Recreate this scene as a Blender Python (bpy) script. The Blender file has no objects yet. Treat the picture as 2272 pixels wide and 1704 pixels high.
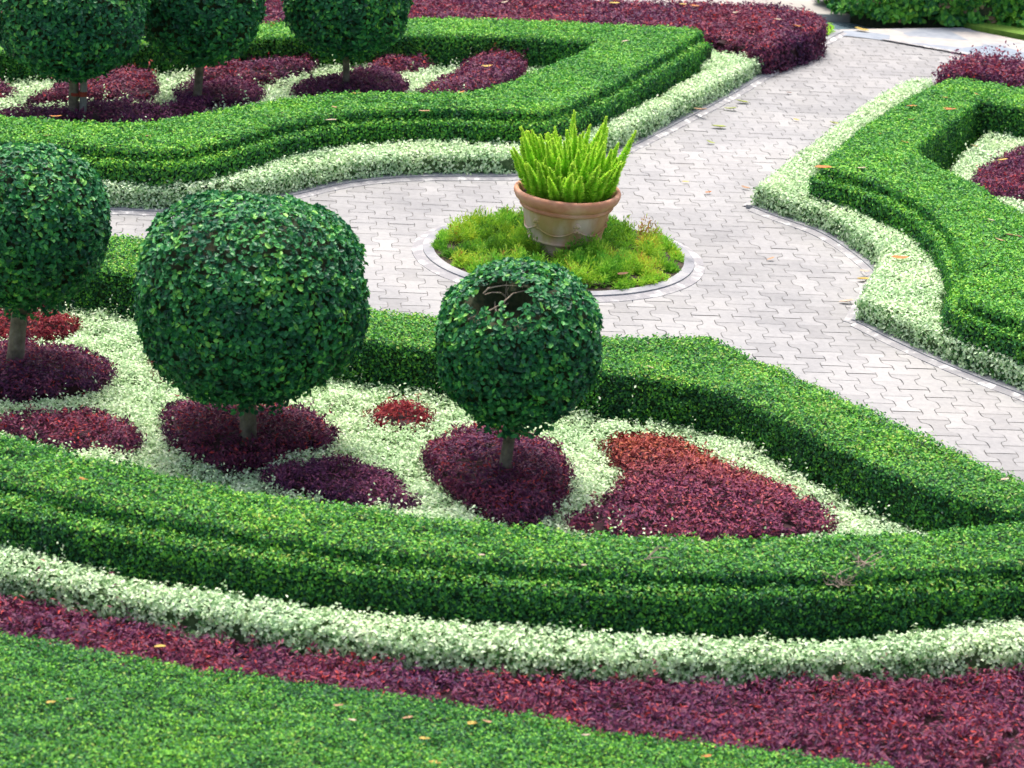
import bpy, math
import numpy as np
from mathutils import Matrix, Vector
from mathutils.geometry import tessellate_polygon

# ------------------------------------------------------------------ camera
F_PX, CX, CY = 6000.0, 1136.0, 852.0           # focal length in pixels of a 2272 x 1704 frame
PITCH, ROLL, CAM_H = math.radians(19.6), math.radians(3.9), 5.6
scene = bpy.context.scene
fw = Vector((0, math.cos(PITCH), -math.sin(PITCH)))
up0 = Vector((0, math.sin(PITCH), math.cos(PITCH)))
r0 = Vector((1, 0, 0))
rt = r0 * math.cos(ROLL) + up0 * math.sin(ROLL)
up = up0 * math.cos(ROLL) - r0 * math.sin(ROLL)
cam_d = bpy.data.cameras.new('camera')
cam = bpy.data.objects.new('camera', cam_d)
scene.collection.objects.link(cam)
m = Matrix((rt, up, -fw)).transposed().to_4x4()
m.translation = Vector((0, 0, CAM_H))
cam.matrix_world = m
cam_d.sensor_width = 36
cam_d.lens = F_PX / 2272 * 36
cam_d.clip_end = 2000
cam_d.dof.use_dof = True
cam_d.dof.focus_distance = 17.5
cam_d.dof.aperture_fstop = 3.6
scene.camera = cam

# ------------------------------------------------------------------ light
SUN_EL, SUN_AZ = math.radians(70), math.radians(-14)   # azimuth measured clockwise from +Y
w = bpy.data.worlds.new('World'); scene.world = w; w.use_nodes = True
nt = w.node_tree
bg = nt.nodes['Background']
sky = nt.nodes.new('ShaderNodeTexSky')
sky.sky_type = 'NISHITA'; sky.sun_disc = False
sky.sun_elevation = SUN_EL; sky.sun_rotation = SUN_AZ
sky.air_density = 1.0; sky.dust_density = 8.0; sky.ozone_density = 0.3
nt.links.new(sky.outputs[0], bg.inputs[0]); bg.inputs[1].default_value = 0.145
sd = bpy.data.lights.new('sun', 'SUN'); sd.energy = 1.5; sd.angle = math.radians(16); sd.color = (1, .985, .955)
so = bpy.data.objects.new('sun', sd); scene.collection.objects.link(so)
sdir = Vector((math.sin(SUN_AZ) * math.cos(SUN_EL), math.cos(SUN_AZ) * math.cos(SUN_EL), math.sin(SUN_EL)))
so.rotation_euler = sdir.to_track_quat('Z', 'Y').to_euler(); so.location = sdir * 40
scene.view_settings.view_transform = 'Standard'; scene.view_settings.look = 'None'
scene.view_settings.gamma = 1; scene.view_settings.exposure = 0.9

# ------------------------------------------------------------------ helpers
rng = np.random.default_rng(7)
VS = 2272 / 2212.0                              # outline coordinates are written in a 2212-wide frame
afw, art, aup = (np.array(v) for v in (fw, rt, up))
CAM = np.array((0, 0, CAM_H))
def ray(x, y):
    return afw * F_PX + art * (x * VS - CX) - aup * (y * VS - CY)
def P(x, y, z=0.0):
    d = ray(x, y); t = (z - CAM_H) / d[2]; return CAM + d * t
def PY(x, y, Y):                                # point on the vertical plane at distance Y
    d = ray(x, y); return CAM + d * (Y / d[1])
def L(pts, z): return np.array([P(p[0], p[1], z if len(p) < 3 else p[2])[:2] for p in pts])
def project(p):
    q = p - CAM; dz = q @ afw
    return CX + F_PX * (q @ art) / dz, CY - F_PX * (q @ aup) / dz
def inview(p, mg=330):
    x, y = project(p); return (x > -mg) & (x < 2272 + mg) & (y > -mg) & (y < 1704 + mg)
def smooth(l, n=2, closed=False):
    for _ in range(n):
        a = l if not closed else np.vstack([l, l[:1]])
        q = a[:-1] * .75 + a[1:] * .25; r = a[:-1] * .25 + a[1:] * .75
        o = np.empty((len(q) * 2, 2)); o[0::2] = q; o[1::2] = r
        l = o if closed else np.vstack([l[:1], o, l[-1:]])
    return l
def offset(l, d, closed=False):                 # to the right of travel for d > 0
    if closed: t = np.roll(l, -1, 0) - np.roll(l, 1, 0)
    else:
        t = np.gradient(l, axis=0)
    t /= np.linalg.norm(t, axis=1)[:, None] + 1e-9
    return l + np.stack([t[:, 1], -t[:, 0]], 1) * d
def area(p): x, y = p[:, 0], p[:, 1]; return .5 * np.sum(x * np.roll(y, -1) - np.roll(x, -1) * y)
def ccw(p): return p if area(p) > 0 else p[::-1].copy()
def inside(p, poly):
    c = np.zeros(len(p), bool); x, y = p[:, 0], p[:, 1]
    for a, b in zip(poly, np.roll(poly, -1, 0)):
        if a[1] == b[1]: continue
        k = ((a[1] > y) != (b[1] > y)) & (x < (b[0] - a[0]) * (y - a[1]) / (b[1] - a[1]) + a[0])
        c ^= k
    return c
def edge_dist(p, poly):                          # distance to outline and outward direction
    best = np.full(len(p), 1e9); out = np.zeros((len(p), 2))
    for a, b in zip(poly, np.roll(poly, -1, 0)):
        e = b - a; ll = e @ e
        if ll < 1e-12: continue
        t = np.clip(((p - a) @ e) / ll, 0, 1); q = a + t[:, None] * e - p
        d = np.hypot(q[:, 0], q[:, 1]); k = d < best
        best[k] = d[k]; out[k] = q[k] / (d[k][:, None] + 1e-6)
    return best, out
def _h(i, j, k):
    n = (i * 374761393 + j * 668265263 + k * 2147483647 * 3 + 1274126177) & 0xffffffff
    n = ((n ^ (n >> 13)) * 1274126177) & 0xffffffff
    return ((n ^ (n >> 16)) & 0xffff) / 65535.0
def vnoise(p, s):
    q = p * s + 1000; i = np.floor(q).astype(np.int64); f = q - i; f = f * f * (3 - 2 * f); r = 0
    for a in (0, 1):
        for b in (0, 1):
            for c in (0, 1):
                wgt = (f[:, 0] if a else 1 - f[:, 0]) * (f[:, 1] if b else 1 - f[:, 1]) * (f[:, 2] if c else 1 - f[:, 2])
                r = r + wgt * _h(i[:, 0] + a, i[:, 1] + b, i[:, 2] + c)
    return r * 2 - 1
def norm(v): return v / (np.linalg.norm(v, axis=-1, keepdims=True) + 1e-9)

class MB:                                        # collects geometry for ONE mesh object
    def __init__(s): s.v = []; s.f = []; s.n = 0
    def add(s, v, f, rnd=None, mat=0):
        v = np.asarray(v, float); f = np.asarray(f, int)
        if len(f) == 0: return s
        if rnd is None: rnd = np.full(len(f), .5)
        elif np.isscalar(rnd): rnd = np.full(len(f), rnd)
        s.f.append((f + s.n, rnd, np.full(len(f), mat))); s.v.append(v); s.n += len(v); return s
    def build(s, name, mats, parent=None, smoothf=False, origin=None):
        v = np.vstack(s.v)
        if origin is None and parent is not None: origin = np.array(parent.location)
        if origin is not None: v = v - origin
        me = bpy.data.meshes.new(name)
        me.vertices.add(len(v)); me.vertices.foreach_set('co', v.astype(np.float32).ravel())
        loops = np.concatenate([f.ravel() for f, _, _ in s.f])
        tot = np.concatenate([np.full(len(f), f.shape[1]) for f, _, _ in s.f])
        st = np.concatenate([[0], np.cumsum(tot)[:-1]])
        me.loops.add(len(loops)); me.loops.foreach_set('vertex_index', loops.astype(np.int32))
        me.polygons.add(len(tot)); me.polygons.foreach_set('loop_start', st.astype(np.int32))
        me.polygons.foreach_set('material_index', np.concatenate([q for _, _, q in s.f]).astype(np.int32))
        me.polygons.foreach_set('use_smooth', np.full(len(tot), smoothf))
        me.update(calc_edges=True)
        a = me.attributes.new('rnd', 'FLOAT', 'FACE')
        a.data.foreach_set('value', np.concatenate([r for _, r, _ in s.f]).astype(np.float32))
        for mt in (mats if isinstance(mats, (list, tuple)) else [mats]): me.materials.append(mt)
        me.validate()
        o = bpy.data.objects.new(name, me); scene.collection.objects.link(o)
        if parent is not None: o.parent = parent
        elif origin is not None: o.location = origin
        return o
def tag(o, label=None, cat=None, group=None, kind=None):
    for k, v in (('label', label), ('category', cat), ('group', group), ('kind', kind)):
        if v: o[k] = v
    return o
def empty(name, loc, label, cat, group=None):
    o = bpy.data.objects.new(name, None); scene.collection.objects.link(o)
    o.location = loc; o.empty_display_size = .1; return tag(o, label, cat, group)

# ------------------------------------------------------------------ materials
def newmat(name):
    mt = bpy.data.materials.new(name); mt.use_nodes = True
    return mt, mt.node_tree, mt.node_tree.nodes['Principled BSDF']
def ramp(nt_, src, stops):
    r = nt_.nodes.new('ShaderNodeValToRGB'); e = r.color_ramp.elements
    while len(e) < len(stops): e.new(.5)
    for q, (p_, c) in zip(e, stops): q.position = p_; q.color = (*c, 1)
    nt_.links.new(src, r.inputs[0]); return r.outputs[0]
def noise(nt_, scale, detail=3, rough=.55):
    tc = nt_.nodes.new('ShaderNodeNewGeometry'); n = nt_.nodes.new('ShaderNodeTexNoise')
    n.inputs['Scale'].default_value = scale; n.inputs['Detail'].default_value = detail
    n.inputs['Roughness'].default_value = rough
    nt_.links.new(tc.outputs['Position'], n.inputs['Vector']); return n.outputs[0]
def mul(nt_, a, b, fac=1.0, mode='MULTIPLY'):
    mx = nt_.nodes.new('ShaderNodeMix'); mx.data_type = 'RGBA'; mx.blend_type = mode
    mx.inputs[0].default_value = fac; nt_.links.new(a, mx.inputs[6]); nt_.links.new(b, mx.inputs[7]); return mx.outputs[2]
def leafmat(name, stops, patch=((.3, (.62, .76, .92)), (.52, (1, 1, 1)), (.7, (1.25, 1.12, .9))), pscale=1.3, rough=.5, transl=.28, spec=.34):
    mt, t, b = newmat(name)
    at = t.nodes.new('ShaderNodeAttribute'); at.attribute_name = 'rnd'
    c = ramp(t, at.outputs['Fac'], stops)
    c = mul(t, c, ramp(t, noise(t, pscale, 4), list(patch)))
    t.links.new(c, b.inputs['Base Color']); b.inputs['Roughness'].default_value = rough
    b.inputs['Specular IOR Level'].default_value = spec
    if transl:
        tr = t.nodes.new('ShaderNodeBsdfTranslucent'); t.links.new(c, tr.inputs[0])
        mx = t.nodes.new('ShaderNodeMixShader'); mx.inputs[0].default_value = transl
        t.links.new(b.outputs[0], mx.inputs[1]); t.links.new(tr.outputs[0], mx.inputs[2])
        t.links.new(mx.outputs[0], t.nodes['Material Output'].inputs[0])
    return mt
def solid(name, stops, scale=8, rough=.8, detail=5, bump=0, bscale=40, spec=.3):
    mt, t, b = newmat(name)
    t.links.new(ramp(t, noise(t, scale, detail), stops), b.inputs['Base Color'])
    b.inputs['Roughness'].default_value = rough; b.inputs['Specular IOR Level'].default_value = spec
    if bump:
        bp = t.nodes.new('ShaderNodeBump'); bp.inputs['Strength'].default_value = bump; bp.inputs['Distance'].default_value = .01
        t.links.new(noise(t, bscale, 4), bp.inputs['Height']); t.links.new(bp.outputs[0], b.inputs['Normal'])
    return mt
M = {}
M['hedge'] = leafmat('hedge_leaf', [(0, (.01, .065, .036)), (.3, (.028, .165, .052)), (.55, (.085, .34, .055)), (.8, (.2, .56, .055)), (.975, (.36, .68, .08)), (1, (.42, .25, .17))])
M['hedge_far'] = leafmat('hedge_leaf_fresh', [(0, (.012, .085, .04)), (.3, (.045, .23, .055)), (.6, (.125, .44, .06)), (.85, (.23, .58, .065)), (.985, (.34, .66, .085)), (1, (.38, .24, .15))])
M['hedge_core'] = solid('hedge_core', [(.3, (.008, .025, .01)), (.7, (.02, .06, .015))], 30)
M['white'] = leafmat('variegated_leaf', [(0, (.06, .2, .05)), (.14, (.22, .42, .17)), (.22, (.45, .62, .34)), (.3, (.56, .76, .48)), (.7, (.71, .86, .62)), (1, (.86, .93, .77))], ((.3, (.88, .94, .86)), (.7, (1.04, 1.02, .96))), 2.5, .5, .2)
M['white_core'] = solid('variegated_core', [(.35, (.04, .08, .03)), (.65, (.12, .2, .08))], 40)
M['red'] = leafmat('maroon_leaf', [(0, (.036, .014, .045)), (.4, (.12, .027, .08)), (.75, (.215, .042, .1)), (.95, (.34, .07, .1)), (1, (.6, .05, .03))], ((.3, (.7, .85, 1.1)), (.7, (1.2, 1.05, .9))), 1.6, .5, .25, .28)
M['purple'] = leafmat('purple_leaf', [(0, (.03, .013, .04)), (.4, (.1, .028, .085)), (.8, (.2, .055, .13)), (1, (.32, .09, .14))], ((.3, (.8, .85, 1.1)), (.7, (1.15, 1, .95))), 1.8, .5, .25, .2)
M['scarlet'] = leafmat('scarlet_leaf', [(0, (.06, .01, .02)), (.4, (.19, .025, .04)), (.8, (.34, .045, .06)), (1, (.5, .1, .07))], ((.3, (.75, .8, 1.05)), (.7, (1.2, 1.05, .9))), 1.6, .5, .3, .15)
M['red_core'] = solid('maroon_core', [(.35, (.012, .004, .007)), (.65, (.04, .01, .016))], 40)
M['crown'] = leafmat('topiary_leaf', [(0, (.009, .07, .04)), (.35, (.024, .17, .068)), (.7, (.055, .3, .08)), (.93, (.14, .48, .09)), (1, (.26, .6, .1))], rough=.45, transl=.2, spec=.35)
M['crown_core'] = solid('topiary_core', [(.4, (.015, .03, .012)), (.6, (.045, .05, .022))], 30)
M['fern'] = leafmat('foxtail_leaf', [(0, (.16, .48, .035)), (.5, (.42, .82, .06)), (1, (.75, .93, .14))], ((.3, (.85, .9, .9)), (.7, (1.1, 1.05, 1))), 9, .5, .4)
M['feather'] = leafmat('feathery_leaf', [(0, (.09, .26, .03)), (.4, (.24, .5, .045)), (.75, (.42, .66, .07)), (.95, (.6, .7, .1)), (1, (.45, .25, .07))], ((.32, (.45, .8, .9)), (.5, (.9, 1, .9)), (.66, (1.2, .99, .8))), 4.5, .55, .35)
M['soil'] = solid('soil', [(.3, (.02, .016, .012)), (.7, (.07, .055, .04))], 15, .95, bump=.8)
M['lawn'] = solid('lawn', [(.3, (.1, .22, .03)), (.7, (.2, .34, .05))], 20, .9, bump=.6)
M['bark'] = solid('bark', [(.3, (.09, .075, .055)), (.55, (.2, .17, .13)), (.75, (.3, .27, .22))], 14, .9, bump=.9, bscale=60)
M['twig'] = solid('twig', [(.3, (.22, .17, .13)), (.7, (.42, .35, .28))], 30, .9)
M['concrete'] = solid('concrete', [(.25, (.15, .16, .185)), (.5, (.26, .27, .295)), (.75, (.4, .4, .405))], 5, .85, 8, bump=.4)
M['slab'] = solid('pale_concrete', [(.3, (.3, .29, .27)), (.7, (.4, .385, .36))], 1.5, .85, 8, bump=.3)
# paving: per-stone tone, blotches
mt, t, b = newmat('paving_stone')
at = t.nodes.new('ShaderNodeAttribute'); at.attribute_name = 'rnd'
c = ramp(t, at.outputs['Fac'], [(0, (.23, .234, .238)), (.5, (.28, .285, .289)), (1, (.33, .335, .337))])
c = mul(t, c, ramp(t, noise(t, .9, 7, .65), [(.3, (.8, .805, .83)), (.5, (1, .995, 1)), (.72, (1.12, 1.1, 1.07))]))
c = mul(t, c, ramp(t, noise(t, 22, 5, .7), [(.3, (.88, .88, .89)), (.6, (1.04, 1.04, 1.04))]))
t.links.new(c, b.inputs['Base Color']); b.inputs['Roughness'].default_value = .8
M['paver'] = mt
M['joint'] = solid('joint_sand', [(.35, (.11, .11, .11)), (.7, (.22, .22, .215))], 6, .95)
# chipped mortar: white crumbs over grey cement
M['mortar'] = solid('chipped_mortar', [(.45, (.27, .27, .285)), (.56, (.36, .36, .37)), (.62, (.66, .66, .65))], 9, .85, 10, bump=.5)
# wet flagstones
mt, t, b = newmat('flagstone')
vo = t.nodes.new('ShaderNodeTexVoronoi'); vo.inputs['Scale'].default_value = 2.2
gm = t.nodes.new('ShaderNodeNewGeometry'); t.links.new(gm.outputs['Position'], vo.inputs['Vector'])
c = ramp(t, vo.outputs['Color'], [(.2, (.22, .27, .34)), (.5, (.34, .345, .36)), (.8, (.44, .41, .38))])
c = mul(t, c, ramp(t, noise(t, 10, 6), [(.3, (.8, .82, .86)), (.7, (1.15, 1.13, 1.1))]))
t.links.new(c, b.inputs['Base Color']); b.inputs['Roughness'].default_value = .6
M['flag'] = mt
mt, t, b = newmat('pond_water')
b.inputs['Base Color'].default_value = (.16, .24, .28, 1); b.inputs['Roughness'].default_value = .2
b.inputs['Specular IOR Level'].default_value = .8
bp = t.nodes.new('ShaderNodeBump'); bp.inputs['Strength'].default_value = .5; bp.inputs['Distance'].default_value = .03
t.links.new(noise(t, 5, 3), bp.inputs['Height']); t.links.new(bp.outputs[0], b.inputs['Normal'])
M['water'] = mt
# terracotta with lime bloom and algae
mt, t, b = newmat('terracotta')
c = ramp(t, noise(t, 7, 5), [(.3, (.42, .18, .1)), (.55, (.56, .28, .17)), (.75, (.66, .4, .27))])
tc = t.nodes.new('ShaderNodeTexCoord')
def lnoise(scale, loc, zs=1.0):
    mp = t.nodes.new('ShaderNodeMapping'); mp.inputs['Location'].default_value = loc; mp.inputs['Scale'].default_value = (1, 1, zs)
    n = t.nodes.new('ShaderNodeTexNoise'); n.inputs['Scale'].default_value = scale; n.inputs['Detail'].default_value = 4
    t.links.new(tc.outputs['Object'], mp.inputs[0]); t.links.new(mp.outputs[0], n.inputs['Vector']); return n.outputs[0]
def over(base, col, maskstops, msrc):
    mk = ramp(t, msrc, maskstops); mx = t.nodes.new('ShaderNodeMix'); mx.data_type = 'RGBA'
    t.links.new(mk, mx.inputs[0]); t.links.new(base, mx.inputs[6]); mx.inputs[7].default_value = (*col, 1); return mx.outputs[2]
c = over(c, (.38, .33, .08), [(.42, (0, 0, 0)), (.62, (.75, .75, .75))], lnoise(3.2, (3.1, .4, 1.2), .5))
c = over(c, (.72, .58, .52), [(.5, (0, 0, 0)), (.66, (.8, .8, .8))], lnoise(4, (7.7, 2.2, .3), .6))
t.links.new(c, b.inputs['Base Color']); b.inputs['Roughness'].default_value = .75
M['pot'] = mt
mt, t, b = newmat('terracotta_rim')
c = ramp(t, noise(t, 6, 5), [(.3, (.44, .17, .09)), (.5, (.58, .28, .17)), (.75, (.66, .42, .3))])
t.links.new(c, b.inputs['Base Color']); b.inputs['Roughness'].default_value = .7
M['rim'] = mt
for n, cc in (('orange', (.6, .23, .06)), ('tan', (.5, .3, .17)), ('yellow', (.62, .45, .1)), ('brown', (.22, .1, .05)), ('green', (.33, .4, .07)), ('pale', (.62, .5, .38)), ('paint', (.42, .06, .04)), ('post', (.3, .29, .28))):
    M[n] = solid('dry_' + n, [(.3, tuple(x * .5 for x in cc)), (.7, tuple(min(1, x * .9) for x in cc))], 25, .7)

# ------------------------------------------------------------------ leaf clouds
def leaf_geo(mb, p, n, Ls, Ws, rnd, spread=.7, tdir=None, round_=False, mat=0, fold=.18):
    k = len(p)
    if not k: return
    n = norm(n + spread * rng.normal(size=(k, 3)))
    tv = rng.normal(size=(k, 3)) if tdir is None else tdir
    tv = norm(tv - (tv * n).sum(1)[:, None] * n); bv = np.cross(n, tv)
    sc = rng.uniform(.7, 1.25, (k, 1)); l = Ls * sc; wd = Ws * sc
    if round_:
        vs = np.stack([p - tv * l * .5, p - tv * l * .12 + bv * wd * .46 + n * wd * fold, p + tv * l * .27 + bv * wd * .42 + n * wd * fold,
                       p + tv * l * .5, p + tv * l * .27 - bv * wd * .42 + n * wd * fold, p - tv * l * .12 - bv * wd * .46 + n * wd * fold], 1)
        i = np.arange(k)[:, None] * 6
        f = np.concatenate([i + [0, 3, 2, 1], i + [0, 5, 4, 3]]); 
    else:
        vs = np.stack([p - tv * l * .5, p + tv * l * .05 + bv * wd * .5 + n * wd * fold, p + tv * l * .5, p + tv * l * .05 - bv * wd * .5 + n * wd * fold], 1)
        i = np.arange(k)[:, None] * 4
        f = np.concatenate([i + [0, 2, 1], i + [0, 3, 2]])
    mb.add(vs.reshape(-1, 3), f, np.concatenate([rnd, rnd]), mat)

def sample_prism(poly, z1, dens, z0=0.0, rad=.04, sides=1.0):
    lo, hi = poly.min(0), poly.max(0)
    n = int((hi - lo).prod() * dens)
    pt = rng.uniform(lo, hi, (n, 2))
    ok = inview(np.column_stack([pt, np.full(n, z1)])); pt = pt[ok]; pt = pt[inside(pt, poly)]
    d, out = edge_dist(pt, poly)
    zz = np.full(len(pt), z1); nn = np.tile([0, 0, 1.0], (len(pt), 1))
    e = d < rad; q = 1 - d[e] / rad
    zz[e] -= rad * (1 - np.sqrt(np.clip(1 - q * q, 0, 1))) * .8
    nn[e, :2] = out[e] * q[:, None]
    top = np.column_stack([pt, zz])
    a = poly; b = np.roll(poly, -1, 0); ln = np.linalg.norm(b - a, axis=1); per = ln.sum()
    h = z1 - z0 - rad * .3
    m_ = int(per * h * dens * sides)
    s = rng.choice(len(a), m_, p=ln / per); tt = rng.random(m_)
    xy = a[s] + (b - a)[s] * tt[:, None]
    e2 = (b - a)[s]; o = np.column_stack([e2[:, 1], -e2[:, 0]]) / ln[s][:, None]
    sd_ = np.column_stack([xy, z0 + rng.random(m_) * h]); sn = np.column_stack([o, np.full(m_, .12)])
    ok = inview(sd_)
    return np.vstack([top, sd_[ok]]), norm(np.vstack([nn, sn[ok]]))
def prism(mb, poly, z0, z1, mat, inset=.0):
    p = offset(poly, -inset, True) if inset else poly
    n = len(p); v = np.vstack([np.column_stack([p, np.full(n, z0)]), np.column_stack([p, np.full(n, z1)])])
    i = np.arange(n); j = (i + 1) % n
    mb.add(v, np.column_stack([i, j, j + n, i + n]), .5, mat)
    tr = tessellate_polygon([[Vector((x, y, 0)) for x, y in p]])
    tr = np.array([(q if area(p[list(q)]) > 0 else q[::-1]) for q in tr])
    mb.add(np.column_stack([p, np.full(n, z1)]), tr, .5, mat)
def foliage(name, tiers, mats, leaf=(.02, .012), cover=2.2, bump=.012, bscale=7, depth=.012, spread=.5, z0=0.0, rad=.04,
            fresh_lit=.12, holes=(), sprigs=0, sprig_h=.07, sides=1.0, inset=.025, dome=0, round_=False, keep=None, upright=0, rndpow=1.0, broad=0, thin=(-1.3, -.95), tscale=22, age_shade=.1):
    mb = MB()
    dens = cover / (leaf[0] * leaf[1] * .5)
    for poly, z1 in tiers:
        poly = ccw(poly)
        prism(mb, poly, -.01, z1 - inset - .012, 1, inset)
        p, n = sample_prism(poly, z1, dens, z0, rad, sides)
        if dome:
            d, _ = edge_dist(p[:, :2], poly); tp = n[:, 2] > .5
            p[:, 2] += np.where(tp, dome * (np.clip(d / .35, 0, 1) - .55), 0)
        off = bump * (vnoise(p, bscale) + .6 * vnoise(p, bscale * 2.7)) + broad * vnoise(p, 1.7) + rng.normal(size=len(p)) * depth - depth * .4
        p = p + n * off[:, None]
        keepm = np.ones(len(p), bool)
        for hx, hr in holes: keepm &= (np.linalg.norm(p - hx, axis=1) > hr * (1 + .5 * vnoise(p, 18)))
        if keep is not None: keepm &= keep(p)
        wall = n[:, 2] < .5
        keepm &= (vnoise(p, tscale) + .5 * vnoise(p, tscale * .45)) > np.where(wall, thin[1], thin[0])
        p, n = p[keepm], n[keepm]
        r = rng.beta(1.6, 1.8, len(p)) ** rndpow + np.where(n[:, 2] > .6, fresh_lit, -age_shade) + .12 * vnoise(p, 5)  # painted light and fresh growth on tops, painted shade and older leaves on walls
        td = None
        if upright: td = rng.normal(size=(len(p), 3)) * .6 + n * upright
        leaf_geo(mb, p, n, leaf[0], leaf[1], np.clip(r, 0, .985) + (rng.random(len(p)) < .0015) * .02, spread, td, round_)
        if sprigs:
            lo, hi = poly.min(0), poly.max(0); k = int((hi - lo).prod() * sprigs)
            q = rng.uniform(lo, hi, (k, 2)); q = q[inside(q, poly)]
            q = q[inview(np.column_stack([q, np.full(len(q), z1)]))]
            if keep is not None: q = q[keep(np.column_stack([q, np.full(len(q), z1)]))]
            hgt = rng.gamma(2, sprig_h / 2, len(q)); lean = rng.normal(size=(len(q), 2)) * .25
            for j in range(7):
                t_ = j / 6; zq = z1 - .01 + hgt * t_
                pp = np.column_stack([q + lean * (hgt * t_)[:, None] + rng.normal(size=q.shape) * leaf[0] * .35, zq])
                leaf_geo(mb, pp, np.tile([0, 0, .6], (len(pp), 1)), leaf[0] * .9, leaf[1] * .9, np.clip(rng.beta(2, 1.5, len(pp)) + .1, 0, .98), .8, None, round_)
    return mb.build(name, mats)

# ------------------------------------------------------------------ ground, path, pond
def sheet(name, poly, z, mat, kind='structure', thick=None, label=None):
    mb = MB(); poly = ccw(poly)
    if thick: prism(mb, poly, z - thick, z, 0)
    else:
        tr = tessellate_polygon([[Vector((x, y, 0)) for x, y in poly]])
        tr = np.array([(q if area(poly[list(q)]) > 0 else q[::-1]) for q in tr])
        mb.add(np.column_stack([poly, np.full(len(poly), z)]), tr, .5, 0)
    return tag(mb.build(name, mat), label, None, None, kind)
sheet('ground', np.array([(-400, -60), (400, -60), (400, 900), (-400, 900)], float), -.3, M['lawn'])
far_edge = L([(1200, 42), (1780, 64), (2080, 60), (2110, 68), (2230, 92), (2600, 150)], 0)
FL = far_edge[0]; FR = far_edge[-1]
slab_poly = np.vstack([[(-14, 6), (14, 6)], [(14, FR[1])], far_edge[::-1], [(-14, FL[1] + .4)]])
sheet('path_bed', slab_poly, 0, M['joint'], thick=.3)
# interlocking I-shaped paving stones, one mesh
YAW = math.radians(6.3); PW, PL, G = .28, .272, .0029
fl, wa = .195 / 2, .085 / 2
ux = np.array((math.cos(YAW), math.sin(YAW))); uy = np.array((-math.sin(YAW), math.cos(YAW)))
a_, c_, h_ = PW * .345, PW * .155, PL / 2         # half flange, half waist
shape = np.array([(-a_ * .92, -h_), (a_ * .92, -h_), (a_ * 1.02, -h_ * .82), (a_ * .98, -h_ * .5), (c_ * 1.25, -h_ * .3), (c_, 0), (c_ * 1.25, h_ * .3), (a_ * .98, h_ * .5), (a_ * 1.02, h_ * .82),
                  (a_ * .92, h_), (-a_ * .92, h_), (-a_ * 1.02, h_ * .82), (-a_ * .98, h_ * .5), (-c_ * 1.25, h_ * .3), (-c_, 0), (-c_ * 1.25, -h_ * .3), (-a_ * .98, -h_ * .5), (-a_ * 1.02, -h_ * .82)])
# the flange side curve is the mirror of the neighbour's waist: build the side line once
ys = np.array([-1, -.78, -.6, -.42, -.25, 0, .25, .42, .6, .78, 1.0])
def side(y):                                      # half width at relative height y
    y = abs(y); k = np.clip((y - .3) / .32, 0, 1); k = k * k * (3 - 2 * k)
    return c_ + (a_ - c_) * k
sideR = np.array([(side(y), y * h_) for y in ys])
def interlock_x(y): return side(y)
# neighbour column is shifted by half a stone, so its half width must be PW/2 - side(1-|y|)
def half(y):
    y = abs(y); return .5 * (side(y) + (PW / 2 - side(1 - y)))
sideR = np.array([(half(y) - G, y * (h_ - G)) for y in ys])
shape = np.vstack([sideR, np.column_stack([-sideR[::-1, 0], sideR[::-1, 1]])])
mb = MB(); cells = []
for i in range(-60, 61):
    for j in range(-40, 45):
        cx = i * PW / 2; cy = (j + (.5 if i % 2 else 0)) * PL
        cells.append((cx, cy))
cells = np.array(cells); ctr = P(1300, 560)[:2] + cells[:, :1] * ux + cells[:, 1:] * uy
far_in = inside(ctr, offset(ccw(slab_poly), -.15, True))
ctr = ctr[far_in & inview(np.column_stack([ctr, np.zeros(len(ctr))]), 250)]
sh = shape[:, :1] * ux + shape[:, 1:] * uy
v = (ctr[:, None, :] + sh[None]); k = len(shape)
v = np.concatenate([v, (rng.normal(size=(len(ctr), 1, 1)) * .0008 + .005) * np.ones((len(ctr), k, 1))], 2)
# split each stone into quads between its two sides
n_ = len(ys); q = np.array([(t_, k - 1 - t_, k - 2 - t_, t_ + 1) for t_ in range(n_ - 1)])[:, ::-1]
f = (np.arange(len(ctr))[:, None, None] * k + q[None]).reshape(-1, 4)
tone = np.clip(.5 + .3 * vnoise(np.column_stack([ctr, np.zeros(len(ctr))]), .8) + rng.normal(size=len(ctr)) * .17, 0, 1)
mb.add(v.reshape(-1, 3), f, np.repeat(tone, n_ - 1))
tag(mb.build('path', M['paver']), None, None, None, 'structure')
# flagstone end of the path, pond and far bank
fs = np.vstack([L([(1815, 66), (2080, 62), (2110, 70), (2230, 94), (2500, 142)], 0), L([(2500, 190), (2100, 122), (1905, 89), (1830, 80), (1795, 82)], 0)])
sheet('stone_paving', fs, .012, M['flag'])
pl = L([(1903, 87), (1908, 90), (2100, 124), (2098, 120)], 0)
sheet('stone_paving_edge', np.vstack([pl[[0]], pl[[3]], pl[[2]], pl[[1]]]), .022, M['mortar'])
sheet('pond_water', np.vstack([[(-8, FL[1])], far_edge[:3] + [0, -.05], [(9, 60), (-8, 60)]]), -.1, M['water'])
bank = np.vstack([L([(1000, -18), (1560, 14), (1790, 27), (1960, 30), (2050, 20)], 0), L([(2100, -200), (1000, -240)], 0)])
sheet('pavement', bank, -.02, M['slab'], thick=.3)
lawn = np.vstack([L([(2075, 56), (2105, 66), (2230, 89), (2700, 160)], 0), L([(2700, -60), (2150, -40), (2085, 40)], 0)])
sheet('lawn', lawn, .05, M['lawn'], thick=.3)

# ------------------------------------------------------------------ outlines (all in metres after L)
ZT, ZL, ZW = .44, .35, .19
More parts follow.
